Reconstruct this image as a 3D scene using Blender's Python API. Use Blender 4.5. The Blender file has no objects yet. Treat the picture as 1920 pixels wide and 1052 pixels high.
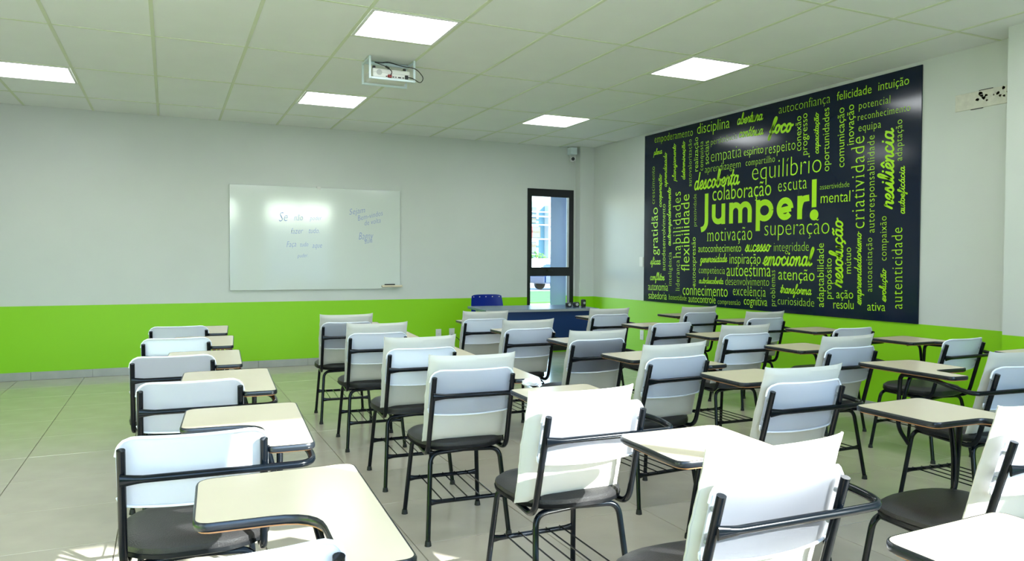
import bpy, bmesh, math, random
from mathutils import Vector, Matrix, noise
random.seed(7)
S = bpy.context.scene
COL = S.collection
PI = math.pi

# ------------------------------------------------------------------ camera
F, YAW, PITCH, ROLL, EYE = 1393.97, .4330, -.0258, .0039, 1.2549
cy, sy_, cp, sp, cr, sr = math.cos(YAW), math.sin(YAW), math.cos(PITCH), math.sin(PITCH), math.cos(ROLL), math.sin(ROLL)
fwd = Vector((sy_ * cp, cy * cp, sp)); rt = Vector((cy, -sy_, 0)); up = rt.cross(fwd)
CA = cr * rt + sr * up; CB = -sr * rt + cr * up
cam = bpy.data.cameras.new('camera'); camo = bpy.data.objects.new('camera', cam); COL.objects.link(camo)
camo.matrix_world = Matrix(((CA.x, CB.x, -fwd.x, 0), (CA.y, CB.y, -fwd.y, 0), (CA.z, CB.z, -fwd.z, EYE), (0, 0, 0, 1)))
cam.sensor_width = 36; cam.lens = F / 1920 * 36; cam.clip_start = .02; cam.clip_end = 400
S.camera = camo

# ------------------------------------------------------------------ light
S.view_settings.view_transform = 'Standard'; S.view_settings.look = 'None'
S.view_settings.gamma = 1; S.view_settings.use_curve_mapping = False
S.view_settings.exposure = 1.13
W = bpy.data.worlds.new('sky'); S.world = W; W.use_nodes = True
wn = W.node_tree; bg = wn.nodes['Background']
sky = wn.nodes.new('ShaderNodeTexSky'); sky.sky_type = 'NISHITA'; sky.sun_disc = False
SUN_DIR = Vector((-.6, .8, -.51)).normalized()          # the way the light travels
sky.dust_density = .3; sky.sun_elevation = math.asin(-SUN_DIR.z); sky.sun_rotation = math.atan2(-SUN_DIR.x, -SUN_DIR.y)
wn.links.new(sky.outputs[0], bg.inputs[0]); bg.inputs[1].default_value = .72
sl = bpy.data.lights.new('sun', 'SUN'); sl.energy = 16; sl.angle = .009; sl.color = (1, .97, .93)
so = bpy.data.objects.new('sun', sl); COL.objects.link(so)
so.rotation_euler = (-SUN_DIR).to_track_quat('Z', 'Y').to_euler(); so.location = (6, -8, 8)
PANEL_EMIT = 7.0

# ------------------------------------------------------------------ materials
def lin(c): return tuple(((x / 255) / 12.92 if x / 255 <= .04045 else ((x / 255 + .055) / 1.055) ** 2.4) for x in c)
def mat(name, rgb, rough=.5, metal=0, bump=0, bscale=50, var=0, vscale=3, spec=.5, coat=0, emit=0):
    m = bpy.data.materials.new(name); m.use_nodes = True; nt = m.node_tree; b = nt.nodes['Principled BSDF']
    b.inputs['Base Color'].default_value = (*rgb, 1); b.inputs['Roughness'].default_value = rough
    b.inputs['Metallic'].default_value = metal; b.inputs['Specular IOR Level'].default_value = spec
    b.inputs['Coat Weight'].default_value = coat; b.inputs['Coat Roughness'].default_value = .08
    if emit: b.inputs['Emission Color'].default_value = (*rgb, 1); b.inputs['Emission Strength'].default_value = emit
    tc = None
    if bump or var: tc = nt.nodes.new('ShaderNodeTexCoord')
    if var:
        n = nt.nodes.new('ShaderNodeTexNoise'); n.inputs['Scale'].default_value = vscale; n.inputs['Detail'].default_value = 4
        nt.links.new(tc.outputs['Object'], n.inputs[0])
        r = nt.nodes.new('ShaderNodeMapRange'); r.inputs['From Min'].default_value = .3; r.inputs['From Max'].default_value = .7
        r.inputs['To Min'].default_value = 1 - var; r.inputs['To Max'].default_value = 1 + var * .4
        nt.links.new(n.outputs[0], r.inputs[0])
        v = nt.nodes.new('ShaderNodeVectorMath'); v.operation = 'SCALE'; v.inputs[0].default_value = rgb
        nt.links.new(r.outputs[0], v.inputs['Scale']); nt.links.new(v.outputs[0], b.inputs['Base Color'])
    if bump:
        n = nt.nodes.new('ShaderNodeTexNoise'); n.inputs['Scale'].default_value = bscale; n.inputs['Detail'].default_value = 3
        nt.links.new(tc.outputs['Object'], n.inputs[0])
        bp = nt.nodes.new('ShaderNodeBump'); bp.inputs['Strength'].default_value = bump; bp.inputs['Distance'].default_value = .004
        nt.links.new(n.outputs[0], bp.inputs['Height']); nt.links.new(bp.outputs[0], b.inputs['Normal'])
    return m
M = {}
M['wall'] = mat('wall_paint', (.66, .685, .655), .55, bump=.08, bscale=120, var=.02)
M['green'] = mat('green_paint', (.28, .66, .001), .5, bump=.05, bscale=120)
M['ceil'] = mat('ceiling_tile_white', (.85, .87, .86), .7, bump=.1, bscale=200, var=.02)
M['tbar'] = mat('ceiling_grid_cream', (.68, .73, .55), .5)
M['tile'] = mat('porcelain_tile', (.52, .465, .385), .17, var=.07, vscale=5, spec=.55)
M['grout'] = mat('tile_grout', (.25, .24, .21), .8)
M['base'] = mat('baseboard_tile', (.42, .42, .40), .3, var=.1, vscale=8)
M['plastic'] = mat('white_plastic', (.86, .88, .96), .3)
M['cushion'] = mat('beige_vinyl_cushion', (.55, .53, .475), .5, bump=.25, bscale=18, var=.03)
M['steel'] = mat('black_painted_steel', (.003, .005, .008), .16, spec=.25)
M['rubber'] = mat('black_rubber', (.01, .01, .01), .6)
M['seat'] = mat('charcoal_vinyl', (.020, .019, .020), .42, bump=.35, bscale=260)
M['pan'] = mat('dark_seat_shell', (.02, .023, .027), .35)
M['cream'] = mat('cream_laminate', (.76, .66, .49), .22, var=.015, vscale=9)
M['ply'] = mat('plywood_underside', (.55, .25, .10), .6, var=.15, vscale=20)
M['trim'] = mat('black_edge_band', (.012, .015, .02), .25)
M['alu'] = mat('black_window_aluminium', (.008, .009, .012), .35)
M['navy'] = mat('navy_mural_vinyl', (.003, .009, .030), .14, var=.05, vscale=2, spec=.4)
M['lime'] = mat('lime_mural_print', (.42, .80, .001), .35)
M['board'] = mat('whiteboard_enamel', (.72, .77, .74), .1, spec=.7, coat=.5)
M['ink'] = mat('blue_marker_ink', (.24, .32, .62), .5)
M['metal'] = mat('grey_metal', (.45, .47, .48), .3, metal=.6)
M['deskblue'] = mat('desk_blue_panel', (.003, .03, .13), .35)
M['deskgrey'] = mat('desk_grey_top', (.10, .155, .23), .25)
M['royal'] = mat('royal_blue_plastic', (.005, .03, .38), .3)
M['cage'] = mat('white_painted_bracket', (.66, .76, .80), .4)
M['proj'] = mat('projector_white', (.74, .74, .70), .4)
M['grey'] = mat('vent_grey', (.45, .46, .44), .6)
M['black'] = mat('black_plastic', (.012, .012, .012), .4)
M['red'] = mat('red_plug', (.25, .01, .01), .4)
M['socket'] = mat('socket_white', (.78, .78, .76), .35)
M['paper'] = mat('white_paper', (.85, .86, .88), .7)
M['chipped'] = mat('chipped_plaster', (.72, .70, .62), .8, var=.1, vscale=30, bump=.5, bscale=60)
M['stain'] = mat('bare_plaster_brown', (.40, .34, .22), .9, var=.3, vscale=60)
M['led'] = mat('led_panel_diffuser', (.93, .98, 1), .5, emit=PANEL_EMIT)
M['ledframe'] = mat('led_panel_frame', (.8, .8, .78), .4)
M['asphalt'] = mat('outdoor_paving', (.28, .28, .27), .9, var=.1)
M['grass'] = mat('lawn', (.03, .10, .015), .9, var=.4, vscale=2)
M['leaf'] = mat('shrub_leaf', (.06, .16, .02), .6, var=.3, vscale=4)
M['bwall'] = mat('pale_blue_render', (.10, .22, .28), .6)
M['bglass'] = mat('teal_facade_glass', (.006, .03, .05), .15)
M['bwhite'] = mat('white_louvre', (.42, .44, .45), .5)
M['brick'] = mat('red_facade_panel', (.16, .03, .03), .7)
M['fin'] = mat('exterior_grey_wall', (.50, .58, .78), .7, var=.03)
M['car'] = mat('blue_car_paint', (.008, .03, .09), .25)
g = bpy.data.materials.new('window_glass'); g.use_nodes = True; nt = g.node_tree; nt.nodes.clear()
o = nt.nodes.new('ShaderNodeOutputMaterial'); mx = nt.nodes.new('ShaderNodeMixShader'); tr = nt.nodes.new('ShaderNodeBsdfTransparent')
gl = nt.nodes.new('ShaderNodeBsdfGlossy'); gl.inputs['Roughness'].default_value = .02; fr = nt.nodes.new('ShaderNodeFresnel'); fr.inputs[0].default_value = 1.35
tr.inputs[0].default_value = (.93, .97, .97, 1)
nt.links.new(fr.outputs[0], mx.inputs[0]); nt.links.new(tr.outputs[0], mx.inputs[1]); nt.links.new(gl.outputs[0], mx.inputs[2]); nt.links.new(mx.outputs[0], o.inputs[0])
M['glass'] = g

# ------------------------------------------------------------------ helpers
def link(name, me, parent=None):
    ob = bpy.data.objects.new(name, me); COL.objects.link(ob)
    if parent: ob.parent = parent
    return ob
def obj(name, bm, m, parent=None, smooth=False, mats=None):
    me = bpy.data.meshes.new(name); bmesh.ops.recalc_face_normals(bm, faces=bm.faces[:]); bm.to_mesh(me); bm.free()
    for x in (mats or [m]): me.materials.append(M[x])
    if smooth:
        me.polygons.foreach_set('use_smooth', [True] * len(me.polygons))
        me.set_sharp_from_angle(angle=math.radians(38))
    return link(name, me, parent)
def thing(name, label, cat, loc=(0, 0, 0), rz=0, group=None):
    o = bpy.data.objects.new(name, None); COL.objects.link(o); o.location = loc; o.rotation_euler = (0, 0, rz)
    o.empty_display_size = .1
    return tag(o, label, cat, group)
def tag(o, label, cat, group=None):
    o['label'] = label; o['category'] = cat
    if group: o['group'] = group
    return o
def struct(o, label=None, cat=None):
    o['kind'] = 'structure'
    if label: o['label'] = label
    if cat: o['category'] = cat
    return o
def box(bm, x0, x1, y0, y1, z0, z1, bev=0, seg=1, mi=0):
    r = bmesh.ops.create_cube(bm, size=1, matrix=Matrix.Translation(((x0 + x1) / 2, (y0 + y1) / 2, (z0 + z1) / 2)) @ Matrix.Diagonal((x1 - x0, y1 - y0, z1 - z0, 1)))
    fs = set(f for v in r['verts'] for f in v.link_faces)
    for f in fs: f.material_index = mi
    if bev:
        es = list(set(e for v in r['verts'] for e in v.link_edges))
        bmesh.ops.bevel(bm, geom=es, offset=bev, segments=seg, affect='EDGES', profile=.5)
    return bm
def nb(): return bmesh.new()
def B(x0, x1, y0, y1, z0, z1, bev=0, seg=1): return box(nb(), x0, x1, y0, y1, z0, z1, bev, seg)
def fillet(pts, r, n=5):
    pts = [Vector(p) for p in pts]; out = [pts[0]]
    for i in range(1, len(pts) - 1):
        p, a, b = pts[i], pts[i - 1], pts[i + 1]; ri = r[i - 1] if isinstance(r, (list, tuple)) else r
        u = (a - p); v = (b - p); d = min(ri, u.length * .48, v.length * .48)
        if d < 1e-4: out.append(p); continue
        s = p + u.normalized() * d; e = p + v.normalized() * d
        for k in range(n + 1):
            t = k / n; out.append((1 - t) ** 2 * s + 2 * t * (1 - t) * p + t * t * e)
    return out + [pts[-1]]
def tube(bm, pts, rad, sides=10, flat0=None, flat1=None):
    """swept circle; flat0/flat1 squash the ends like a crimped tube"""
    pts = [Vector(p) for p in pts]; rings = []; nrm = None; L = [0]
    for i in range(1, len(pts)): L.append(L[-1] + (pts[i] - pts[i - 1]).length)
    for i, p in enumerate(pts):
        t = (pts[min(i + 1, len(pts) - 1)] - pts[max(i - 1, 0)]).normalized()
        if nrm is None:
            a = Vector((0, 0, 1)) if abs(t.z) < .9 else Vector((0, 1, 0)); nrm = (a - t * a.dot(t)).normalized()
        else: nrm = (nrm - t * nrm.dot(t)).normalized()
        bn = t.cross(nrm); s1 = s2 = 1
        for fl, dist in ((flat0, L[i]), (flat1, L[-1] - L[i])):
            if fl and dist < fl:
                k = 1 - dist / fl; s1 = 1 + .6 * k; s2 = 1 - .55 * k
        rings.append([bm.verts.new(p + (nrm * math.cos(2 * PI * j / sides) * s1 + bn * math.sin(2 * PI * j / sides) * s2) * rad) for j in range(sides)])
    for a, b in zip(rings, rings[1:]):
        for j in range(sides): bm.faces.new((a[j], a[(j + 1) % sides], b[(j + 1) % sides], b[j]))
    bm.faces.new(rings[0]); bm.faces.new(rings[-1][::-1])
    return bm
def sub(p, q, n): 
    p, q = Vector(p), Vector(q); return [p.lerp(q, i / n) for i in range(n + 1)]
def cyl(bm, c, r, h, axis='z', seg=16, r2=None):
    rot = {'z': Matrix(), 'x': Matrix.Rotation(PI / 2, 4, 'Y'), 'y': Matrix.Rotation(-PI / 2, 4, 'X')}[axis]
    bmesh.ops.create_cone(bm, cap_ends=True, segments=seg, radius1=r, radius2=r if r2 is None else r2, depth=h, matrix=Matrix.Translation(c) @ rot)
    return bm
def prism(bm, pts, z0, z1, mi=0):
    a = [bm.verts.new((x, y, z0)) for x, y in pts]; b = [bm.verts.new((x, y, z1)) for x, y in pts]; n = len(pts)
    f = [bm.faces.new(a[::-1]), bm.faces.new(b)] + [bm.faces.new((a[i], a[(i + 1) % n], b[(i + 1) % n], b[i])) for i in range(n)]
    for q in f: q.material_index = mi
    return bm
def copy_tree(o, parent=None):
    c = o.copy(); COL.objects.link(c); c.parent = parent
    for ch in o.children: copy_tree(ch, c)
    return c

# ------------------------------------------------------------------ room shell
XL, XR, YF, YB, ZC, ZG = -2.2, 5.3893, -.35, 9.0845, 2.8368, .7705
WX0, WX1, WZ0, WZ1 = 4.425, 5.137, .02, 2.247            # front window opening
T = .2
fl = struct(obj('floor', B(XL - T, XR + T, YF - T, YB + T, -.16, -.008), 'grout'))
cache = {}
TS = .6
for i in range(-3, 11):
    for j in range(-8, 10):
        x0 = -.22 + i * TS; x1 = x0 + TS; y0 = 4.33 + j * TS; y1 = y0 + TS
        cx0, cx1, cy0, cy1 = max(x0, XL), min(x1, XR), max(y0, YF), min(y1, YB)
        if cx1 - cx0 < .02 or cy1 - cy0 < .02: continue
        k = (round(cx1 - cx0, 3), round(cy1 - cy0, 3))
        if k not in cache:
            bm = B(0, k[0], 0, k[1], -.0085, 0); bmesh.ops.scale(bm, vec=((k[0] - .004) / k[0], (k[1] - .004) / k[1], 1), verts=bm.verts[:])
            bmesh.ops.bevel(bm, geom=[e for e in bm.edges if all(v.co.z > -.001 for v in e.verts)], offset=.0012, segments=1, affect='EDGES')
            t = obj('tile', bm, 'tile', fl); cache[k] = t.data
        else: t = link('tile', cache[k], fl)
        t.location = (cx0 + .002, cy0 + .002, 0)

def wall_y(name, y0, y1, holes, x0=XL - T, x1=XR + T):
    """wall along x with rectangular holes (hx0,hx1,hz0,hz1); two paint colours split at ZG"""
    bm = nb(); xs = sorted({x0, x1} | {h[0] for h in holes} | {h[1] for h in holes}); zs = sorted({-.01, ZG, ZC + .1} | {h[2] for h in holes} | {h[3] for h in holes})
    for a, b in zip(xs, xs[1:]):
        for c, d in zip(zs, zs[1:]):
            if any(h[0] <= a and b <= h[1] and h[2] <= c and d <= h[3] for h in holes): continue
            box(bm, a, b, y0, y1, c, d, mi=1 if d <= ZG + 1e-6 else 0)
    bmesh.ops.remove_doubles(bm, verts=bm.verts[:], dist=1e-5)
    return struct(obj(name, bm, None, mats=['wall', 'green']))
def wall_x(name, x0, x1, ya, yb_):
    bm = nb(); box(bm, x0, x1, ya, yb_, ZG, ZC + .1, mi=0); box(bm, x0, x1, ya, yb_, -.01, ZG, mi=1)
    return struct(obj(name, bm, None, mats=['wall', 'green']))
wall_y('wall_back', YB, YB + T, [(WX0, WX1, WZ0, WZ1)])
REAR = [(-1.9, 1.50, .45, 2.70), (2.08, 3.70, .45, 2.70)]
wall_y('wall_front', YF - T, YF, REAR)
wall_x('wall_left', XL - T, XL, YF, YB)
wall_x('wall_right', XR, XR + T, YF, YB)
wall_x('trim_1', 5.17, XR, 8.95, YB)                      # corner column
wall_x('trim_2', 5.128, XR, 1.4, 3.17)                    # pier on the right wall
bb = struct(obj('baseboard_back', B(XL, WX0 - .003, YB - .004, YB, 0, .08), 'grout'))
x = XL
n = 0
while x < WX0 - .02:
    x1 = min(-.743 + (math.floor((x + .743 + 1e-4) / .562) + 1) * .562, WX0 - .003)
    obj('tile', B(x + .0015, x1 - .0015, YB - .012, YB - .004, .001, .085, .0012), 'base', bb); x = x1
bb = struct(obj('baseboard_right', B(XR - .004, XR, 3.171, 8.949, 0, .08), 'grout'))
y = 3.171
while y < 8.94:
    y1 = min(y + .6, 8.949); obj('tile', B(XR - .012, XR - .004, y + .0015, y1 - .0015, .001, .085, .0012), 'base', bb); y = y1
bb = struct(obj('baseboard_left', B(XL, XL + .004, YF, YB, 0, .08), 'grout'))
y = YF
while y < YB - .02:
    y1 = min(y + .6, YB - .013); obj('tile', B(XL + .004, XL + .012, y + .0015, y1 - .0015, .001, .085, .0012), 'base', bb); y = y1

# ceiling: slab, lay-in tiles, T bars
ce = struct(obj('ceiling', B(XL - T, XR + T, YF - T, YB + T, ZC + .03, ZC + .15), 'ceil'))
GX, GY = -.7125, 4.6354
LIGHTS = [(3, 0), (-1, 2), (3, 2), (7, 2), (7, 0), (-1, 0), (-1, -2), (3, -2), (7, -2)]  # last three panels are out of view, added for even lighting
cache = {}
def clip(a, b, lo, hi): return max(a, lo), min(b, hi)
for c in range(-3, 10):
    for r in range(-4, 4):
        x0, x1 = clip(GX + c * .625, GX + (c + 1) * .625, XL, XR); y0, y1 = clip(GY + r * 1.25, GY + (r + 1) * 1.25, YF, YB)
        if (c, r) in LIGHTS: y0 += .625
        if x1 - x0 < .03 or y1 - y0 < .03: continue
        k = (round(x1 - x0, 3), round(y1 - y0, 3))
        if k not in cache:
            t = obj('ceiling_tile', B(.002, k[0] - .002, .002, k[1] - .002, .004, .018, .002), 'ceil', ce); cache[k] = t.data
        else: t = link('ceiling_tile', cache[k], ce)
        t.location = (x0, y0, ZC)
for c in range(-2, 10):
    x = GX + c * .625; obj('grid_bar', B(x - .012, x + .012, YF, YB, ZC, ZC + .006, .001), 'tbar', ce)
for r in range(-3, 4):
    y = GY + r * 1.25; obj('grid_bar', B(XL, XR, y - .009, y + .009, ZC + .0005, ZC + .006), 'tbar', ce)
for q, (c, r) in enumerate(LIGHTS):
    x0 = GX + c * .625; y0 = GY + r * 1.25
    obj('grid_bar', B(x0, x0 + .625, y0 + .613, y0 + .635, ZC + .0007, ZC + .006), 'tbar', ce)
LL = {(3, 0): 'largest square LED ceiling panel, above and in front of the projector', (-1, 2): 'square LED ceiling panel at the left edge of the photo',
      (3, 2): 'square LED ceiling panel just left of and beyond the projector', (7, 2): 'square LED ceiling panel nearest the corner security camera',
      (7, 0): 'square LED ceiling panel close to the dark word mural', (-1, 0): 'square LED ceiling panel over the left column of chairs',
      (-1, -2): 'unseen square LED ceiling panel added by the windows at the left', (3, -2): 'unseen square LED ceiling panel added overhead near the camera', (7, -2): 'unseen square LED ceiling panel added near the right pier'}
for (c, r) in LIGHTS:
    x0 = GX + c * .625; y0 = GY + r * 1.25
    t = thing('ceiling_light', LL[(c, r)], 'ceiling light', (x0 + .3125, y0 + .31, ZC), group='square LED ceiling panels')
    bm = nb()
    for a in (-1, 1):
        box(bm, a * .288 - .01, a * .288 + .01, -.298, .298, -.003, .012); box(bm, -.278, .278, a * .288 - .01, a * .288 + .01, -.003, .012)
    obj('frame', bm, 'ledframe', t); obj('diffuser', B(-.278, .278, -.278, .278, .0, .008), 'led', t)

# front window
w1 = struct(obj('window_1', (lambda bm: [box(bm, WX0, WX0 + .042, YB - .012, YB + .06, WZ0, WZ1), box(bm, WX1 - .062, WX1, YB - .012, YB + .06, WZ0, WZ1),
    box(bm, WX0 + .042, WX1 - .062, YB - .012, YB + .06, WZ1 - .085, WZ1), box(bm, WX0 + .042, WX1 - .062, YB - .012, YB + .06, WZ0, WZ0 + .08),
    box(bm, WX0 + .042, WX1 - .062, YB - .012, YB + .06, 1.055, 1.155)] and bm)(nb()), 'alu'))
obj('pane', B(WX0 + .042, WX1 - .062, YB + .02, YB + .026, WZ0 + .08, 1.055), 'glass', w1)
obj('pane', B(WX0 + .06, WX1 - .08, YB + .01, YB + .016, 1.175, WZ1 - .105), 'glass', w1)
bm = nb()
for a, b, c, d in ((WX0 + .042, WX0 + .06, 1.155, WZ1 - .085), (WX1 - .08, WX1 - .062, 1.155, WZ1 - .085), (WX0 + .06, WX1 - .08, WZ1 - .105, WZ1 - .085), (WX0 + .06, WX1 - .08, 1.155, 1.175)):
    box(bm, a, b, YB - .02, YB + .03, c, d)
sash = obj('sash', bm, 'alu', w1)
obj('latch', B(4.72, 4.80, YB - .035, YB - .012, 1.12, 1.14, .003), 'black', w1)
for q, (a, b, c, d) in enumerate(REAR):
    bm = nb(); Y0, Y1 = YF - .14, YF - .08
    box(bm, a, a + .05, Y0, Y1, c, d); box(bm, b - .05, b, Y0, Y1, c, d); box(bm, a + .05, b - .05, Y0, Y1, d - .05, d); box(bm, a + .05, b - .05, Y0, Y1, c, c + .05)
    nm = 3 if q == 0 else 2
    for k in range(1, nm):
        xm = a + (b - a) * k / nm; box(bm, xm - .025, xm + .025, Y0, Y1, c + .05, d - .05)
    w = struct(obj('window_%d' % (q + 2), bm, 'alu'))
    for k in range(nm):
        xa = a + (b - a) * k / nm; xb = a + (b - a) * (k + 1) / nm
        obj('pane', B(xa + .05 if k == 0 else xa + .025, xb - .05 if k == nm - 1 else xb - .025, YF - .113, YF - .107, c + .05, d - .05), 'glass', w)

# ------------------------------------------------------------------ outside, seen through the front window
struct(obj('ground', B(-40, 90, -60, 120, -.6, -.3), 'asphalt'))
o = obj('lawn', B(8, 40, 24.5, 33.5, -.3, -.24), 'grass'); tag(o, 'strip of green lawn outside the window behind the desk', 'lawn')
o = obj('exterior_wall', prism(nb(), [(4.925, 9.36), (6.5, 9.36), (6.5, 9.9), (5.24, 9.9)], -.3, 4.5), 'fin'); tag(o, 'blue-grey outside wall filling the right half of the window', 'wall')
t = thing('office_building', 'pale blue office building with white louvres seen through the window', 'building', (30.4, 60, -.3))
obj('wall', B(-8, .55, 0, 8, 0, 7.0), 'bwall', t)
obj('wall', B(.56, 6, -.8, 7, 0, 6.6), 'bwhite', t)
for z0, z1 in ((2.3, 3.3), (5.0, 6.4)):
    for j in range(5): obj('window', B(-6.6 + j * 1.3, -5.5 + j * 1.3, -.1, -.003, z0, z1, .03), 'bglass', t)
for j in range(4): obj('panel', B(-5.0 + j * 1.3, -4.6 + j * 1.3, -.14, -.003, 3.7, 4.7), 'brick', t)
for j in range(5): obj('window', B(-5.9 + j * 1.3, -5.1 + j * 1.3, -.09, -.003, 3.7, 4.7), 'bglass', t)
for z in (4.75, 5.5, 5.9, 3.5): obj('louvre', B(-8, .9, -1.1, -.95, z, z + .09), 'bwhite', t)
o = obj('garden_wall', B(10, 60, 45, 45.3, -.3, 1.45, .03), 'bwhite'); tag(o, 'low white boundary wall across the paving outside', 'wall')
def shrub(name, x, y, z, rx, n, label, cat='shrub', seed=1, mt='leaf', h=0):
    t = thing(name, label, cat, (x, y, z)); rnd = random.Random(seed); bm = nb()
    for _ in range(n):
        a = Vector((rnd.gauss(0, 1), rnd.gauss(0, 1), rnd.gauss(0, 1))).normalized() * rnd.uniform(.6, 1) * rx; a.z = abs(a.z) * .9 + .25 + h
        s = rx * .14; e1 = Vector((rnd.gauss(0, 1), rnd.gauss(0, 1), rnd.gauss(0, 1))).normalized() * s; e2 = e1.orthogonal().normalized() * s * .5
        v = [bm.verts.new(a + q) for q in (-e1, e2, e1, -e2)]; bm.faces.new(v)
    f = obj('foliage', bm, mt, t); f['kind'] = 'stuff'
    obj('stem', tube(nb(), [(0, 0, 0), (.02, 0, rx + h)], .05, 6), 'ply', t)
for k, (x, l) in enumerate(((21.6, 'leftmost green shrub above the white wall outside'), (23.4, 'middle green shrub above the white wall outside'), (25.2, 'rightmost green shrub above the white wall outside'))):
    shrub('shrub', x, 46.5, -.3, .85, 260, l, seed=k, h=1.2)
# a parked car
t = thing('car', 'dark blue parked car outside the lower window pane', 'car', (20.2, 36.5, -.3), .12)
prof = [(-2.0, .35), (-2.0, .8), (-1.5, .95), (-.9, 1.4), (.6, 1.42), (1.2, .98), (1.95, .85), (2.0, .35)]
bm = nb(); a = [bm.verts.new((x, -.85, z)) for x, z in prof]; b = [bm.verts.new((x, .85, z)) for x, z in prof]; n = len(prof)
bm.faces.new(a); bm.faces.new(b[::-1]); [bm.faces.new((a[i], a[(i + 1) % n], b[(i + 1) % n], b[i])) for i in range(n)]
bmesh.ops.bevel(bm, geom=bm.edges[:], offset=.07, segments=2, affect='EDGES'); obj('body', bm, 'car', t, True)
for sx in (-1.25, 1.25):
    for s in (-1, 1): obj('wheel', cyl(nb(), (sx, s * .78, .32), .32, .2, 'y', 20), 'rubber', t)
for s in (-1, 1): obj('side_window', B(-.75, .7, s * .85 - .01, s * .85 + .01, .98, 1.3, .02), 'bglass', t)

o = obj('glare_block', B(-40, 60, -34, -26, -.3, 3.5), 'bwhite'); tag(o, 'unseen long low white block added behind the windows to cut whiteboard glare', 'building')  # unseen block added to keep the bright horizon out of the whiteboard's reflection

# ------------------------------------------------------------------ word mural on the right wall
MY0, MY1, MZ1 = 3.9804, 7.7193, 2.8105
def ray(px, py): return (px - 960) / F * CA + (526 - py) / F * CB + fwd
def on_x(px, py, xv): d = ray(px, py); return d * (xv / d.x) + Vector((0, 0, EYE))
def on_y(px, py, yv): d = ray(px, py); return d * (yv / d.y) + Vector((0, 0, EYE))
def on_z(px, py, zv): d = ray(px, py); return d * ((zv - EYE) / d.z) + Vector((0, 0, EYE))
mu = thing('word_mural', 'large dark navy mural of lime green Portuguese words on the right wall', 'mural', (XR - .001, (MY0 + MY1) / 2, ZG))
mc = Vector(mu.location)
for k in range(3):
    y0 = MY0 + (MY1 - MY0) * k / 3; y1 = MY0 + (MY1 - MY0) * (k + 1) / 3
    obj('panel', B(-.012, 0, y0 - mc.y + .0006, y1 - mc.y - .0006, 0, MZ1 - ZG, .0008), 'navy', mu)
BOWL = [(.40, .36), (.30, .48), (.15, .45), (.08, .25), (.13, .04), (.26, .02), (.37, .16), (.42, .45)]
SC = {'a': ([BOWL, [(.42, .46), (.40, .15), (.47, .01), (.60, .10)]], .56), 'd': ([BOWL, [(.45, .97), (.40, .15), (.47, .01), (.60, .10)]], .56),
 'b': ([[(0, .12), (.18, .5), (.25, .85), (.18, .98), (.10, .85), (.08, .3), (.13, .03), (.28, .02), (.38, .2), (.33, .42)], [(.33, .42), (.40, .34), (.54, .38)]], .5),
 'c': ([[(.36, .38), (.24, .48), (.10, .38), (.07, .18), (.16, .02), (.30, .02), (.48, .14)]], .44),
 'e': ([[(.0, .10), (.22, .2), (.33, .36), (.24, .48), (.10, .36), (.08, .14), (.18, .01), (.32, .03), (.46, .14)]], .42),
 'f': ([[(.02, .1), (.22, .45), (.36, .85), (.28, .98), (.18, .8), (.14, .1), (.12, -.3), (.03, -.38), (.02, -.2), (.2, .02), (.44, .12)]], .40),
 'g': ([BOWL, [(.42, .46), (.40, 0), (.34, -.32), (.18, -.38), (.14, -.26), (.3, -.08), (.58, .10)]], .54),
 'i': ([[(0, .10), (.14, .46)], [(.14, .46), (.12, .12), (.2, .0), (.34, .10)], [(.155, .65), (.165, .67)]], .30),
 'j': ([[(.14, .46), (.12, -.1), (.04, -.36), (-.1, -.34), (-.02, -.16), (.32, .10)], [(.155, .65), (.165, .67)]], .28),
 'l': ([[(0, .1), (.16, .42), (.28, .85), (.2, .98), (.12, .8), (.1, .2), (.16, .01), (.32, .10)]], .30),
 'm': ([[(.04, .46), (.08, .3), (.06, .0)], [(.06, .1), (.16, .42), (.26, .46), (.30, .3), (.28, .0)], [(.28, .1), (.38, .42), (.5, .46), (.54, .3), (.52, .1), (.6, .0), (.72, .10)]], .70),
 'n': ([[(.04, .46), (.08, .3), (.06, .0)], [(.06, .1), (.18, .42), (.30, .46), (.34, .3), (.32, .1), (.40, .0), (.52, .10)]], .50),
 'o': ([[(.26, .47), (.12, .42), (.07, .2), (.16, .02), (.30, .03), (.38, .22), (.34, .42), (.24, .47)], [(.34, .41), (.42, .35), (.54, .38)]], .50),
 'p': ([[(.10, .47), (.09, .0), (.05, -.38)], [(.09, .2), (.18, .42), (.32, .46), (.38, .24), (.28, .02), (.12, .06)], [(.28, .02), (.40, .02), (.52, .1)]], .5),
 'r': ([[(0, .1), (.12, .54), (.16, .44), (.32, .44), (.28, .2), (.3, .02), (.44, .1)]], .42),
 's': ([[(0, .1), (.2, .5), (.25, .3), (.30, .12), (.2, .0), (.06, .06)], [(.2, .0), (.42, .1)]], .38),
 't': ([[(0, .1), (.14, .4), (.2, .82)], [(.2, .82), (.12, .2), (.18, .01), (.34, .10)], [(.02, .52), (.34, .54)]], .30),
 'u': ([[(.04, .46), (.04, .12), (.14, .0), (.28, .1), (.34, .46)], [(.34, .46), (.32, .12), (.40, .0), (.54, .1)]], .52),
 'v': ([[(.04, .44), (.12, .3), (.14, .02), (.28, .2), (.32, .46), (.46, .42)]], .42),
 'z': ([[(.04, .42), (.16, .48), (.34, .44), (.08, .04), (.22, .05), (.36, -.0), (.50, .1)]], .46)}
ACC = {'~': [(.08, .64), (.2, .72), (.3, .65), (.42, .73)], "'": [(.2, .6), (.32, .78)], '^': [(.1, .6), (.24, .76), (.36, .6)], ',': [(.2, .0), (.25, -.12), (.14, -.2)]}
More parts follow.
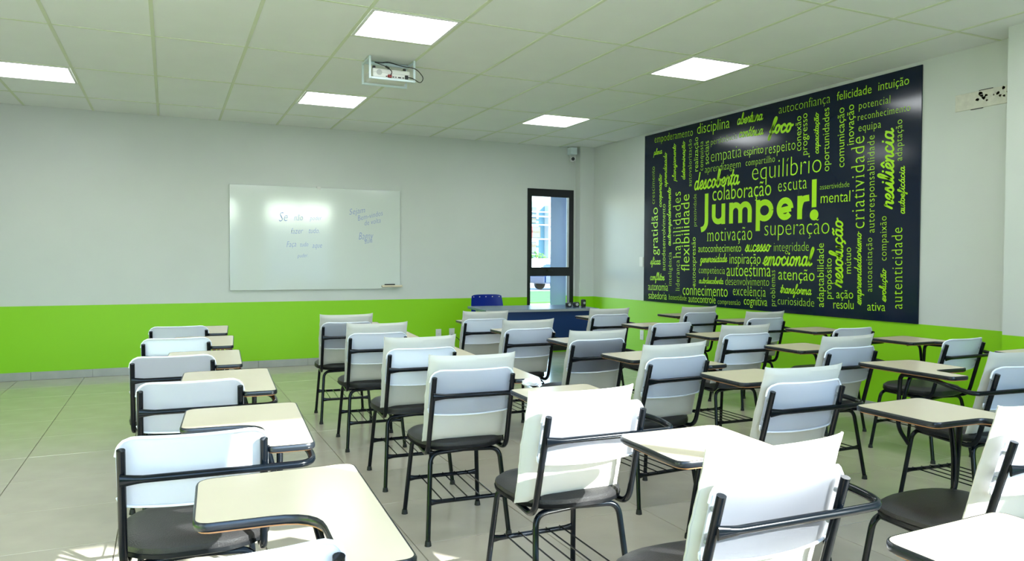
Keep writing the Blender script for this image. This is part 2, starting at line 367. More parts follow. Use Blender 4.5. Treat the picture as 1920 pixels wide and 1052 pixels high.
DEC = {'á': ('a', "'"), 'ã': ('a', '~'), 'ç': ('c', ','), 'ê': ('e', '^'), 'í': ('i', "'")}
def ribbon(bm, pts, w, round_=True, curve=True):
    dz = .003 * (len(bm.verts) // 7 % 9)
    P = [Vector((p[0], p[1], dz)) for p in pts]
    if curve and len(P) > 2:
        Q = [P[0] * 2 - P[1]] + P + [P[-1] * 2 - P[-2]]; out = []
        for i in range(1, len(Q) - 2):
            for k in range(5):
                t = k / 5; a, b, c, d = Q[i - 1:i + 3]
                out.append(.5 * (2 * b + (c - a) * t + (2 * a - 5 * b + 4 * c - d) * t * t + (3 * b - a - 3 * c + d) * t ** 3))
        P = out + [P[-1]]
    pr = None
    for i, p in enumerate(P):
        d = (P[min(i + 1, len(P) - 1)] - P[max(0, i - 1)]); d.z = 0; d.normalize(); n = Vector((-d.y, d.x, 0)) * w / 2
        q = (bm.verts.new(p + n), bm.verts.new(p - n))
        if pr: bm.faces.new((pr[0], pr[1], q[1], q[0]))
        pr = q
    if round_:
        for c, e in ((P[0], .0008), (P[-1], .0016)): bm.faces.new([bm.verts.new(c + Vector((math.cos(k * PI / 5) * w / 2, math.sin(k * PI / 5) * w / 2, e))) for k in range(10)])
def script_mesh(s, weight=.132):
    """joined brush lettering drawn stroke by stroke"""
    bm = nb(); x = 0
    for ch in s:
        base, ac = DEC.get(ch, (ch, None)); st, adv = SC[base]
        L = [q for k, q in enumerate(st) if not (ch == 'í' and k == 2)] + ([ACC[ac]] if ac else [])
        for q in L: ribbon(bm, [(x + a + b * .22, b) for a, b in q], weight)
        x += adv
    me = bpy.data.meshes.new('t'); bm.to_mesh(me); bm.free(); x0 = min(v.co.x for v in me.vertices)
    for v in me.vertices: v.co.x -= x0
    return me, max(v.co.x for v in me.vertices)
def text_mesh(s, style, res=3):
    if style == 'script': return script_mesh(s, .16 if s == 'foco' else .118)
    """flat outline lettering in Blender's built-in font; returns a mesh in the xy plane, x from 0 to its width"""
    c = bpy.data.curves.new('t', 'FONT'); c.body = s; c.resolution_u = res
    c.offset = {'thin': -.018, 'sans': -.006, 'serif': -.012, 'ink': -.012}[style]
    if style == 'ink': c.shear = .32
    if style == 'serif': c.space_character = 1.1
    o = bpy.data.objects.new('t', c); COL.objects.link(o); dg = bpy.context.evaluated_depsgraph_get()
    me = bpy.data.meshes.new_from_object(o.evaluated_get(dg)); bpy.data.objects.remove(o); bpy.data.curves.remove(c)
    if style == 'serif':      # slab serifs: thin feet where the outline has vertical stems meeting baseline or x-height
        bm = nb(); bm.from_mesh(me); seen = []
        for zl in (0.0, .449, .682):
            for e in bm.edges:
                a, b = e.verts[0].co, e.verts[1].co
                if abs(a.y - zl) < .02 and abs(b.y - zl) < .02 and abs(a.y - b.y) < .002 and len(e.link_faces) == 1 and .04 < abs(a.x - b.x) < .13:
                    seen.append(((a.x + b.x) / 2, (a.y + b.y) / 2, abs(a.x - b.x)))
        for x, z, w in seen:
            h = .03; z0, z1 = (z, z + h) if z < .1 else (z - h, z); e = .045; er = e if z < .1 else 0
            bm.faces.new([bm.verts.new(q) for q in ((x - w / 2 - e, z0, 0), (x + w / 2 + er, z0, 0), (x + w / 2 + er, z1, 0), (x - w / 2 - e, z1, 0))])
        bm.to_mesh(me); bm.free()
    me.materials.clear(); xs = [v.co.x for v in me.vertices]
    x0, x1 = min(xs), max(xs)
    for v in me.vertices: v.co.x -= x0
    return me, x1 - x0
ASP = {'thin': 1.14, 'sans': 1.14, 'bold': 1.12, 'serif': 1.22, 'script': 1.0}
NM = 'word'
def word(s, style, p0, p1, asp=None, vert=False, matname='lime', parent=mu, origin=None, plane=None, depth=.0145, name='word'):
    """lettering whose baseline runs from pixel p0 to p1 of the surveyed photograph, laid on the mural plane"""
    me, w = text_mesh(s, style)
    A_, B_ = on_x(*p0, XR), on_x(*p1, XR)
    u = B_ - A_; L = u.length; u.normalize(); n = Vector((-1, 0, 0)); v = n.cross(u).normalized()
    k = L / w; ay = k * (asp or ASP[style])
    a = Vector((XR - depth, A_.y, A_.z)) - mc
    for q in me.vertices:
        q.co = a + u * (q.co.x * k) + v * (q.co.y * ay) + n * (q.co.z * .03)
    me.materials.append(M[matname]); return link(name, me, parent)
z1 = lambda x, y: (1200 + x / 4.385, 120 + y / 4.385)
z2 = lambda x, y: (1460 + x / 4.046, 110 + y / 4.046)
z3 = lambda x, y: (1200 + x / 4.208, 340 + y / 4.208)
z4 = lambda x, y: (1460 + x / 3.896, 350 + y / 3.896)
HW = [('empoderamento', 'serif', z1(128, 650), z1(442, 590)), ('disciplina', 'sans', z1(478, 578), z1(745, 525)), ('abertura', 'script', z1(808, 500), z1(1022, 457)),
 ('contínua', 'script', z1(822, 605), z1(1025, 578)), ('persistência', 'thin', z1(592, 668), z1(808, 615)),
 ('empatia', 'thin', z1(592, 808), z1(843, 765)), ('espírito', 'sans', z1(862, 757), z1(1022, 732)), ('respeito', 'serif', (1436.7, 289.9), (1493.4, 280.5)),
 ('compartilho', 'serif', z1(878, 840), z1(1118, 805)), ('aprendizagem', 'thin', z1(542, 897), z1(835, 850)), ('descoberta', 'script', z1(455, 1035), z1(830, 985)),
 ('plena', 'script', z1(118, 750), z1(192, 735)), ('equilíbrio', 'thin', z1(930, 960), z2(332, 862)), ('autoconfiança', 'thin', (1462.5, 213.8), (1558.9, 192.8)),
 ('felicidade', 'sans', z2(450, 320), z2(713, 262)), ('intuição', 'sans', z2(765, 245), z2(998, 195)), ('potencial', 'serif', z2(618, 386), z2(858, 337)),
 ('reconhecimento', 'serif', z2(608, 472), z2(1008, 395)), ('equipa', 'serif', z2(615, 555), z2(785, 524)), ('escuta', 'serif', (1461, 360), (1514.9, 353.4)),
 ('assertividade', 'thin', z2(322, 995), z2(545, 972)), ('mental', 'sans', z4(315, 122), z4(530, 108)), ('colaboração', 'sans', z3(580, 155), z3(1043, 110)),
 ('motivação', 'serif', z3(537, 475), z3(893, 462)), ('superação', 'thin', z3(990, 430), z4(378, 345)), ('autoconhecimento', 'sans', z3(468, 560), z3(806, 555)),
 ('sucesso', 'script', z3(835, 553), z3(1045, 550)), ('integridade', 'thin', z3(1065, 553), z4(228, 470)), ('generosidade', 'script', z3(482, 640), z3(698, 635)),
 ('inspiração', 'sans', z3(715, 650), z3(960, 652)), ('emocional', 'script', z3(975, 660), z4(268, 577)), ('competência', 'serif', z3(472, 725), z3(678, 732)),
 ('autoestima', 'sans', z3(692, 748), z3(1040, 752)), ('atenção', 'sans', z3(1100, 775), z4(270, 690)), ('autodescoberta', 'script', z3(473, 803), z3(668, 810)),
 ('desenvolvimento', 'thin', z3(682, 818), z3(1027, 826)), ('transforma', 'script', z4(18, 775), z4(250, 790)), ('conhecimento', 'sans', z3(345, 895), z3(700, 912)),
 ('excelência', 'serif', z3(742, 898), z3(1000, 912)), ('curiosidade', 'thin', z3(1095, 970), z4(267, 878)), ('autonomia', 'sans', z3(72, 858), z3(228, 865)),
 ('sabedoria', 'sans', z3(75, 925), z3(218, 935)), ('honestidade', 'serif', z3(235, 932), z3(375, 942)), ('autocontrole', 'sans', z3(390, 953), z3(605, 965)),
 ('compreensão', 'thin', z3(622, 968), z3(800, 978)), ('cognitiva', 'sans', z3(828, 972), z3(1012, 985)), ('eficaz', 'script', z3(88, 655), z3(172, 655)),
 ('conflitos', 'script', z3(88, 778), z3(203, 780)), ('ação', 'sans', z4(430, 815), z4(553, 818)), ('resolu', 'sans', z4(408, 890), z4(556, 895)), ('ativa', 'sans', z4(657, 905), z4(788, 910))]
HA = {'competência': 1.5, 'excelência': 1.45, 'motivação': 1.4, 'empoderamento': 1.3, 'honestidade': 1.5, 'eficaz': 1.15, 'conflitos': 1.15, 'abertura': 1.15, 'disciplina': 1.15,
      'empatia': 1.25, 'generosidade': 1.15, 'autodescoberta': 1.15, 'desenvolvimento': 1.35, 'autoconhecimento': 1.35, 'inspiração': 1.4, 'autoestima': 1.35, 'conhecimento': 1.35,
      'autocontrole': 1.4, 'cognitiva': 1.35, 'autonomia': 1.5, 'sabedoria': 1.4, 'compreensão': 1.35, 'escuta': 1.4, 'colaboração': 1.3, 'contínua': 1.15, 'integridade': 1.3,
      'sucesso': 1.15, 'transforma': 1.15, 'emocional': 1.15, 'descoberta': 1.15, 'resolu': 1.3, 'respeito': 1.4, 'compartilho': 1.3, 'espírito': 1.3}
for s, st, a, b in HW: word(s, st, a, b, HA.get(s))
VW = [('crescimento', 'thin', 1229.6, 382.3, 312.2), ('cooperação', 'script', 1242.2, 388.2, 325.2), ('aprendizado', 'script', 1252, 350.3, 284.7), ('planejamento', 'script', 1269, 341.2, 268.2),
 ('determinação', 'script', 1286.2, 336.6, 263.2), ('autovalorização', 'serif', 1298.7, 349.2, 261), ('realização', 'sans', 1311, 321, 256.8), ('conquista', 'serif', 1320.4, 319.5, 264.8),
 ('sociais', 'sans', 1331.1, 307.5, 263.7), ('conexão', 'sans', 1504.5, 282.5, 217), ('progresso', 'sans', 1515.9, 290, 211.8), ('capacitação', 'script', 1537, 288, 209.6),
 ('oportunidades', 'sans', 1557, 320.6, 201.4), ('comunicação', 'sans', 1585.3, 313, 201), ('inovação', 'sans', 1603.4, 270.6, 195.3), ('criatividade', 'serif', 1623.3, 427.5, 254.6),
 ('autoresponsabilidade', 'serif', 1642, 436, 253.4), ('resiliência', 'script', 1677.5, 392.4, 239), ('adaptação', 'serif', 1694, 300.8, 223.7), ('autoeficácia', 'script', 1698.5, 400.8, 310.7),
 ('compaixão', 'serif', 1664.6, 488.6, 405.2), ('evolução', 'script', 1663.5, 566.9, 502.7), ('autenticidade', 'serif', 1694.3, 579.2, 426.5), ('autoaceitação', 'serif', 1637.6, 547, 445.7),
 ('empreendedorismo', 'script', 1617, 572.8, 433.4), ('mútuo', 'sans', 1598, 513, 463.7), ('resolução', 'script', 1582, 540, 407), ('propósito', 'sans', 1561.4, 560.5, 484.2),
 ('adaptabilidade', 'sans', 1546.8, 575.9, 456), ('gratidão', 'sans', 1235.2, 478.3, 388.7), ('autodesenvolvimento', 'sans', 1249.4, 507.5, 382.3), ('autoempoderamento', 'script', 1259.4, 460.7, 350),
 ('inteligência', 'serif', 1261, 536, 473), ('habilidades', 'serif', 1278.4, 483.8, 359), ('liderança', 'serif', 1276, 545.6, 487.8), ('flexibilidade', 'sans', 1294.6, 508.3, 363.8),
 ('proatividade', 'thin', 1307.7, 424.4, 363.8), ('autoexpressão', 'sans', 1306.2, 536.8, 444.6), ('problemas', 'serif', 1455.5, 574, 506.8)]
VA = {'flexibilidade': 1.2, 'habilidades': 1.35, 'resiliência': 1.0, 'resolução': 1.0, 'criatividade': 1.3, 'autenticidade': 1.3}
for s, st, x, yb, yt in VW: word(s, st, (x, yb), (x, yt), VA.get(s, {'serif': 1.2, 'script': .9}.get(st, 1.1)))
word('foco', 'script', (1442, 251), (1490, 245.5), 1.0)
# the big word: heavy even strokes with flat ends, letter by letter
hx = on_x(1345, 383, XR).z - on_x(1345, 421, XR).z; sw = .27
bl0, bl1 = on_x(1340, 421.3, XR), on_x(1528, 409.5, XR)
def big(px0, px1, strokes):
    ya, yb_ = on_x(px0, 415, XR).y, on_x(px1, 415, XR).y; W_ = (ya - yb_) / hx; gw = W_ - sw; bm = nb()
    for si, (st, cv) in enumerate(strokes(gw)):
        nv = len(bm.verts); ribbon(bm, [(a + sw / 2, b) for a, b in st], sw, False, cv); bm.verts.ensure_lookup_table()
        for q in bm.verts[nv:]: q.co.z = .0003 * si
    me = bpy.data.meshes.new('word')
    for v in bm.verts:
        y = ya - v.co.x * hx; zb = bl0.z + (bl1.z - bl0.z) * (y - bl0.y) / (bl1.y - bl0.y)
        v.co = Vector((XR - .0145 - v.co.z, y, zb + v.co.y * hx)) - mc
    bm.to_mesh(me); bm.free(); me.materials.append(M['lime']); return link('word', me, mu)
ell = lambda cx, cy_, rx, ry, a0, a1, n=12: [(cx + rx * math.cos(math.radians(a0 + (a1 - a0) * k / n)), cy_ + ry * math.sin(math.radians(a0 + (a1 - a0) * k / n))) for k in range(n + 1)]
hs = sw / 2
big(1321, 1329.8, lambda g: [([(g, 1.58), (g, .9), (g, .2), (g - .06, -.02), (g - .2, -.16), (g - .42, -.22)], True)])
big(1336.6, 1361.6, lambda g: [([(0, 1), (0, .42)] + ell(g / 2, .42, g / 2, .42 - hs, 180, 360) + [(g, 1)], False), ([(g, 1), (g, 0)], False)])
big(1369, 1411.5, lambda g: [([(0, 1), (0, 0)], False), ([(0, .4)] + ell(g / 4, .56, g / 4, .44 - hs, 180, 0) + [(g / 2, 0)], False), ([(g / 2, .4)] + ell(g * .75, .56, g / 4, .44 - hs, 180, 0) + [(g, 0)], False)])
big(1419, 1452, lambda g: [([(0, 1), (0, -.42)], False), (ell(g / 2, .5, g / 2, .5 - hs, 0, 360, 24), False)])
big(1458, 1489.5, lambda g: [([(0.05, .42), (g, .50)], False), (ell(g / 2, .5, g / 2, .5 - hs, 0, 322, 24), False)])
big(1496.7, 1519, lambda g: [([(0, 1), (0, 0)], False), ([(0, .4), (.06, .66), (g * .5, .84), (g + hs, .88)], True)])
e0, e1 = on_x(1524, 389, XR), on_x(1533.5, 336, XR)
obj('word', B(XR - .0145 - mc.x, XR - .0138 - mc.x, e1.y - mc.y, e0.y - mc.y, e0.z - mc.z, e1.z - mc.z), 'lime', mu)
dc = on_x(1528.5, 403, XR) - mc
obj('word', cyl(nb(), (XR - .0142 - mc.x, dc.y, dc.z), .05, .0006, 'x', 24), 'lime', mu)

# ------------------------------------------------------------------ whiteboard
wb = thing('whiteboard', 'wide frameless whiteboard with faint blue handwriting on the far wall', 'whiteboard', (1.639, YB, .907))
bm = B(-1.0032, 1.0032, -.028, -.006, 0, 1.218, .004, 2); obj('board', bm, 'board', wb)
obj('mounting_rail', B(-.9, .9, -.006, 0, .05, 1.15), 'grey', wb)
obj('clip', B(-.025, .025, -.034, -.006, 1.2, 1.232, .003), 'socket', wb)
obj('pen_tray', B(.76, 1.02, -.075, -.028, .02, .045, .006, 2), 'cream', wb)
o = obj('marker_pen', cyl(nb(), (2.50, YB - .052, .907 + .054), .007, .13, 'x', 10), 'black'); tag(o, 'dark marker pen lying in the whiteboard tray', 'marker')
wc = Vector(wb.location)
def scribble(s, p0, p1, asp=1.0):
    me, w = text_mesh(s, 'ink', 2); A_, B_ = on_y(*p0, YB), on_y(*p1, YB); u = B_ - A_; L = u.length; u.normalize(); v = Vector((0, -1, 0)).cross(u) * -1
    v = Vector((-u.z, 0, u.x)); k = L / w; a = Vector((A_.x, YB - .0284, A_.z)) - wc
    for q in me.vertices: q.co = a + u * q.co.x * k + v * q.co.y * k * asp
    me.materials.append(M['ink']); return link('handwriting', me, wb)
hz = lambda x, y: (500 + x / 8, 380 + y / 8)
for s, a, b, k in (('Se', hz(180, 285), hz(315, 278), 1.2), ('não', hz(405, 272), hz(540, 270), 1), ('poder', hz(640, 268), hz(822, 262), .9), ('fazer', hz(360, 470), hz(545, 462), 1.2),
                   ('tudo.', hz(628, 460), hz(785, 458), 1), ('Faça', hz(295, 668), hz(438, 660), 1.3), ('tudo', hz(500, 662), hz(620, 655), 1), ('aque', hz(680, 680), hz(825, 676), 1),
                   ('puder.', hz(455, 826), hz(615, 815), .9), ('Sejam', hz(1235, 185), hz(1472, 150), .8), ('Bem-vindos', hz(1365, 275), hz(1740, 190), .9), ('de volta', hz(1465, 345), hz(1705, 300), .9),
                   ('Bagny', hz(1375, 555), hz(1595, 545), 1.1), ('aula', hz(1465, 620), hz(1580, 595), 1)):
    scribble(s, a, b, k * (1.5 if k < 1.15 else 1.15))

# ------------------------------------------------------------------ wall fittings
def plate(name, label, cat, loc, rz, holes=3, group=None):
    t = thing(name, label, cat, loc, rz, group)
    obj('cover', B(-.037, .037, -.009, 0, -.06, .06, .003, 2), 'socket', t)
    if holes == 3:
        bm = nb(); [cyl(bm, (dx, -.0095, dz), .0035, .002, 'y', 8) for dx, dz in ((-.01, 0), (.01, 0), (0, -.006))]; obj('socket_hole', bm, 'grey', t)
    else: obj('rocker', B(-.012, .012, -.012, -.009, -.02, .02, .002), 'socket', t)
    return t
plate('wall_outlet', 'white empty wall outlet on the far green wall, left of the one with a plug', 'outlet', (3.156, YB, .318), 0)
t = plate('wall_outlet', 'white wall outlet with a black plug in it, left of the desk', 'outlet', (3.339, YB, .322), 0)
pl = thing('power_plug', 'black plug and cable in the right of the two far wall outlets', 'plug', (3.345, YB - .0095, .29))
obj('plug_body', B(-.02, .02, -.035, 0, -.012, .014, .004, 2), 'black', pl)
obj('cable', tube(nb(), fillet([(0.015, -.02, 0), (.08, -.03, -.05), (.16, -.03, -.16), (.2, -.03, -.272)], .06), .004, 8), 'black', pl, True)
plate('wall_outlet', 'white wall outlet on the green part of the right wall', 'outlet', (XR, 7.761, .338), -PI / 2)
plate('light_switch', 'white switch plate beside the left edge of the mural', 'switch', (XR, 7.786, 1.255), -PI / 2, 1)
# blanking board with chipped plaster, partly behind the pier
t = thing('blanking_board', 'chipped white cover board high on the right wall near the pier', 'board', (XR, 3.44, 2.45))
obj('board', B(-.010, 0, -.268, .268, -.062, .062, .002), 'chipped', t)
rnd = random.Random(3)
for k in range(22):
    y = rnd.uniform(-.24, .1); z = rnd.uniform(-.045, .055); r = rnd.uniform(.004, .017)
    bm = nb(); n = 7; vs = [bm.verts.new((-.0104 - .0005 * (k % 3), y + r * rnd.uniform(.5, 1.2) * math.cos(2 * PI * i / n), z + r * rnd.uniform(.4, 1) * math.sin(2 * PI * i / n))) for i in range(n)]
    bm.faces.new(vs); bmesh.ops.solidify(bm, geom=bm.faces[:], thickness=.0004); obj('plaster_chip', bm, 'stain', t)
for (ya, yb_, z) in ((-.01, .09, .064), (.06, .15, -.064)): obj('torn_edge', B(-.008, -.001, ya, yb_, z - .003, z + .003), 'black', t)
# security camera
t = thing('security_camera', 'small white security camera under a junction box in the corner', 'camera', (5.085, YB, 2.785))
obj('junction_box', B(-.05, .05, -.11, -.001, -.055, .042, .006, 2), 'cage', t)
obj('cable', tube(nb(), fillet([(.035, -.06, -.055), (.05, -.06, -.1), (.01, -.09, -.13)], .03), .006, 8), 'socket', t, True)
bm = nb(); cyl(bm, (-.045, -.14, -.13), .032, .11, 'y', 20); bmesh.ops.rotate(bm, verts=bm.verts[:], cent=(-.045, -.14, -.13), matrix=Matrix.Rotation(-.35, 3, 'Z')); cb = obj('camera_body', bm, 'socket', t, True)
bm = nb(); cyl(bm, (-.045, -.197, -.13), .024, .006, 'y', 20); bmesh.ops.rotate(bm, verts=bm.verts[:], cent=(-.045, -.14, -.13), matrix=Matrix.Rotation(-.35, 3, 'Z')); obj('lens', bm, 'black', cb, True)
obj('bracket', tube(nb(), [(-.02, -.02, -.05), (-.03, -.08, -.11)], .009, 8), 'socket', t)

# ------------------------------------------------------------------ projector in its ceiling cage
t = thing('projector_cage', 'pale steel ceiling cage around the white projector', 'bracket', (1.60, 5.82, ZC))
X, Y, D = .178, .115, .165
def bar(bm, p, q, r=.008): 
    p, q = Vector(p), Vector(q); lo = [min(a, b) - r for a, b in zip(p, q)]; hi = [max(a, b) + r for a, b in zip(p, q)]; box(bm, lo[0], hi[0], lo[1], hi[1], lo[2], min(hi[2], 0), .0015)
for yy in (-Y, Y):
    for xx in (-X, X): bm = nb(); bar(bm, (xx, yy, -D), (xx, yy, 0)); obj('upright', bm, 'cage', t)
    bm = nb(); bar(bm, (-X + .017, yy, -D), (X - .017, yy, -D)); obj('crossbar', bm, 'cage', t)
for xx in (-X, X): bm = nb(); bar(bm, (xx, -Y + .017, -.012), (xx, Y - .017, -.012)); obj('side_rail', bm, 'cage', t)
bm = nb(); bar(bm, (-X + .017, 0.05, -.012), (X - .017, .05, -.012), .011); obj('top_plate', bm, 'cage', t)
p = thing('projector', 'white projector hanging in the ceiling cage with cables behind', 'projector', (1.60, 5.82, ZC - .115))
obj('case', B(-.15, .15, -.10, .12, -.04, .032, .01, 3), 'proj', p, True)
obj('lid_seam', B(-.148, .148, -.1015, -.1, -.002, .0), 'grey', p)
obj('speaker_grille', cyl(nb(), (-.10, -.101, .0), .022, .003, 'y', 20), 'grey', p)
for k, xx in enumerate((-.048, .005, .028, .05, .065, .085)):
    obj('port', B(xx, xx + (.014 if k % 2 else .009), -.1025, -.1, -.03, -.022), 'black', p)
obj('power_inlet', B(.105, .13, -.112, -.1, -.034, -.005, .002), 'black', p)
for xx in (-.135, .11): obj('foot', cyl(nb(), (xx, -.07, .042), .012, .02, 'z', 12), 'black', p)
obj('video_plug', B(-.035, -.005, -.125, -.1, -.036, -.014, .003), 'red', p)
obj('video_cable', tube(nb(), fillet([(-.02, -.12, -.025), (-.01, -.16, 0), (-.06, -.13, .045), (-.15, -.10, .075), (-.09, -.1, .07), (-.03, -.06, .095), (.0, .0, .112)], .03), .0035, 8), 'black', p, True)
obj('ferrite', tube(nb(), [(-.035, -.148, .023), (-.058, -.132, .042)], .008, 10), 'black', p)
obj('power_cable', tube(nb(), fillet([(.0, .0, .112), (.02, -.06, .09), (.08, -.13, .055), (.19, -.14, .05), (.25, -.14, -.02), (.22, -.14, -.065), (.16, -.14, -.03), (.118, -.108, -.018)], .05), .0035, 8), 'black', p, True)

# ------------------------------------------------------------------ teacher's desk and what is on it
dx, dy, da = 3.66, 7.34, -.10
t = thing('teacher_desk', 'blue teacher desk with grey top standing before the window', 'desk', (dx, dy, 0), da)
obj('desktop', B(-.66, .62, -.36, .36, .722, .75, .006, 2), 'deskgrey', t)
obj('edge_band', B(-.662, .622, -.364, -.3605, .724, .748), 'metal', t)
obj('modesty_panel', B(-.42, .53, -.30, -.282, .40, .7215, .002), 'deskblue', t)
for xx in (-.57, .56):
    lg = obj('leg', B(xx - .02, xx + .02, -.03, .03, .05, .7215, .004), 'metal', t)
    obj('foot', B(xx - .025, xx + .025, -.30, .30, .0, .05, .008, 2), 'metal', t)
    obj('bracket', B(xx - .018, xx + .018, -.28, .28, .69, .7215, .003), 'metal', t)
for xx in (.545,): obj('side_rail', B(xx - .0, xx + .014, -.31, -.28, .08, .7215, .002), 'metal', t)
# blue chair behind the desk
t = thing('teacher_chair', 'royal blue plastic chair with a perforated back behind the desk', 'chair', (3.52, 8.10, 0), PI)
bm = nb(); N = 12
for j in range(7):
    for i in range(N + 1):
        u = i / N * 2 - 1; z = .55 + .30 * j / 6; w = .215 - .02 * (j / 6) ** 3
        bm.verts.new((u * w, -.20 - .03 * (1 - u * u) - .05 * j / 6, z - .015 * u ** 6 * (j / 6)))
bm.verts.ensure_lookup_table()
for j in range(6):
    for i in range(N):
        a = j * (N + 1) + i; bm.faces.new([bm.verts[q] for q in (a, a + 1, a + N + 2, a + N + 1)])
bmesh.ops.solidify(bm, geom=bm.faces[:], thickness=.006); bk = obj('backrest', bm, 'royal', t, True)
for k in range(5): 
    u = (k - 2) * .42; yv = -.2 - .03 * (1 - u * u) - .046
    obj('slot', cyl(nb(), (u * .2, yv + .0, .822), .0055, .014, 'y', 10), 'socket', bk)
obj('seat', B(-.21, .21, -.2, .2, .44, .455, .007, 2), 'royal', t, True)
for a in (-1, 1):
    obj('back_post', tube(nb(), fillet([(a * .17, .1, .43), (a * .17, -.2, .43), (a * .16, -.222, .62)], .05), .011), 'steel', t, True)
    for b in (-1, 1): obj('leg', tube(nb(), [(a * .17, b * .15, .435), (a * .2, b * .2, 0)], .011), 'steel', t, True)
# little things on the desk
def gadget(label, x, y, sx, sy, sz, cat, name):
    t = thing(name, label, cat, (x, y, .75), -.1)
    obj('body', B(-sx / 2, sx / 2, -sy / 2, sy / 2, 0, sz, min(sx, sz) * .25, 3), 'black', t, True)
    obj('front_disc', cyl(nb(), (0, -sy / 2 - .001, sz * .55), min(sx, sz) * .3, .004, 'y', 14), 'grey', t)
gadget('low black desk speaker, leftmost of the dark items on the desk', 4.03, 7.22, .06, .06, .05, 'speaker', 'desk_speaker')
gadget('low black desk speaker, between the left one and the tall box', 4.115, 7.20, .065, .06, .055, 'speaker', 'desk_speaker')
gadget('tall narrow black speaker at the right end of the desk', 4.19, 7.17, .045, .055, .085, 'speaker', 'desk_speaker')

# ------------------------------------------------------------------ tablet-arm chair (origin: floor between the rear feet, +y towards the whiteboard)
RT = .0108
def arc_outline(pts, rads, n=6):
    out = []; N = len(pts)
    for i in range(N):
        p, a, b = Vector(pts[i]), Vector(pts[i - 1]), Vector(pts[(i + 1) % N]); u, v = (a - p), (b - p); r = rads[i]
        s, e = p + u.normalized() * r, p + v.normalized() * r
        for k in range(n + 1):
            q = k / n; out.append(tuple((1 - q) ** 2 * s + 2 * q * (1 - q) * p + q * q * e))
    return out
def chair(hand=1, pad='full', arm_end=-.068, name='tablet_chair'):
    t = thing(name, '', 'chair')
    # seat
    bm = nb(); NS = 28; rings = []
    prof = [(.86, .408), (.97, .410), (1.0, .418), (1.0, .424), (1.01, .431), (1.005, .443), (.93, .456), (.75, .462), (.4, .463)]
    sh = []
    for i in range(NS):
        a = 2 * PI * i / NS; c, s = math.cos(a), math.sin(a); e = 2 / 2.9
        xx = .213 * math.copysign(abs(c) ** e, c); yy = .198 * math.copysign(abs(s) ** e, s); xx *= 1 + .05 * (yy / .198)
        sh.append((xx, yy + .213))
    for k, (sc, z) in enumerate(prof):
        rings.append([bm.verts.new(((x) * sc, (y - .213) * sc + .213, z)) for x, y in sh])
    for k in range(len(prof) - 1):
        for i in range(NS):
            f = bm.faces.new((rings[k][i], rings[k][(i + 1) % NS], rings[k + 1][(i + 1) % NS], rings[k + 1][i])); f.material_index = 0
    bm.faces.new(rings[-1]); f = bm.faces.new(rings[0][::-1])
    seat = obj('seat', bm, 'seat', t, True)
    bm = nb(); lo = [bm.verts.new((x * 1.012, (y - .213) * 1.012 + .213, .414)) for x, y in sh]; hi = [bm.verts.new((x * 1.02, (y - .213) * 1.02 + .213, .426)) for x, y in sh]
    li = [bm.verts.new((x * .9, (y - .213) * .9 + .213, .404)) for x, y in sh]
    for i in range(NS):
        j = (i + 1) % NS; bm.faces.new((lo[i], lo[j], hi[j], hi[i])); bm.faces.new((li[i], li[j], lo[j], lo[i]))
    bm.faces.new(li[::-1]); bmesh.ops.solidify(bm, geom=bm.faces[:], thickness=.002)
    obj('seat_rim', bm, 'pan', seat, True)
    # legs, feet
    for sx in (-1, 1):
        for (y0, y1, yi) in ((0, .06, .075), (.447, .395, .38)):
            p = [(sx * .19, y0, .018), (sx * .163, y1, .392), (0, yi, .396)]
            lg = obj('leg', tube(nb(), fillet(p, .045, 6), RT), 'steel', t, True)
            bm = nb(); cyl(bm, (sx * .1905, y0 - (.001 if y0 == 0 else -.001), .011), .0155, .022, 'z', 14, .0125); obj('rubber_foot', bm, 'rubber', lg, True)
    def legx(z, rear): k = (z - .018) / .374; return (.19 - .027 * k, (.06 * k if rear else .447 - .052 * k))
    for rear in (True, False):
        z = .182; xx, yy = legx(z, rear)
        obj('stretcher', tube(nb(), sub((-xx + .004, yy, z), (xx - .004, yy, z), 12), .0098, 10, .035, .035), 'steel', t, True)
    ya, yb_ = legx(.182, True)[1], legx(.182, False)[1]
    for k in range(5):
        xx = -.12 + k * .06
        obj('rack_rod', tube(nb(), [(xx, yb_ + .008, .19), (xx, ya - .008, .19)], .0032, 6), 'steel', t, True)
    # side frames: back post turning forward under the seat
    for sx in (-1, 1):
        p = [(sx * .18, -.072, .752), (sx * .185, .028, .394), (sx * .17, .36, .404)]
        obj('side_frame', tube(nb(), fillet(p, .06, 8), RT + .0004, 12), 'steel', t, True)
    # back plate with rolled edge
    bm = nb(); NX, NZ = 20, 12; zb, zt = .582, .786; hw = .195
    def plate_pt(u, w):
        z = zb + (zt - zb) * w; r = .055; x = u * hw
        ex = abs(x) - (hw - r)
        if ex > 0:
            if zt - z < r:
                lim = (zt - r) + math.sqrt(max(0, r * r - ex * ex)); z = z if z < lim else lim
            if z - zb < r * .5:
                rr = r * .5; e2 = max(0, abs(x) - (hw - rr)); lim = (zb + rr) - math.sqrt(max(0, rr * rr - e2 * e2)); z = z if z > lim else lim
        yl = -.072 + (.752 - z) * .279
        y = yl + .026 - .026 * (1 - u * u) 
        dep = max(0, abs(x) - (hw - .008)) / .008; dz = max(0, z - (zt - .008)) / .008
        y -= .008 * min(1, dep) + .008 * min(1, dz)
        z -= .007 * (1 - u * u) * (1 - .5 * w)
        return (x, y, z)
    us = [-1, -.975, -.95, -.9] + [-.8 + .1 * i for i in range(17)] + [.9, .95, .975, 1]; ws = [0, .06, .12, .25, .4, .55, .7, .8, .88, .94, .97, 1]
    gr = [[bm.verts.new(plate_pt(u, w)) for u in us] for w in ws]
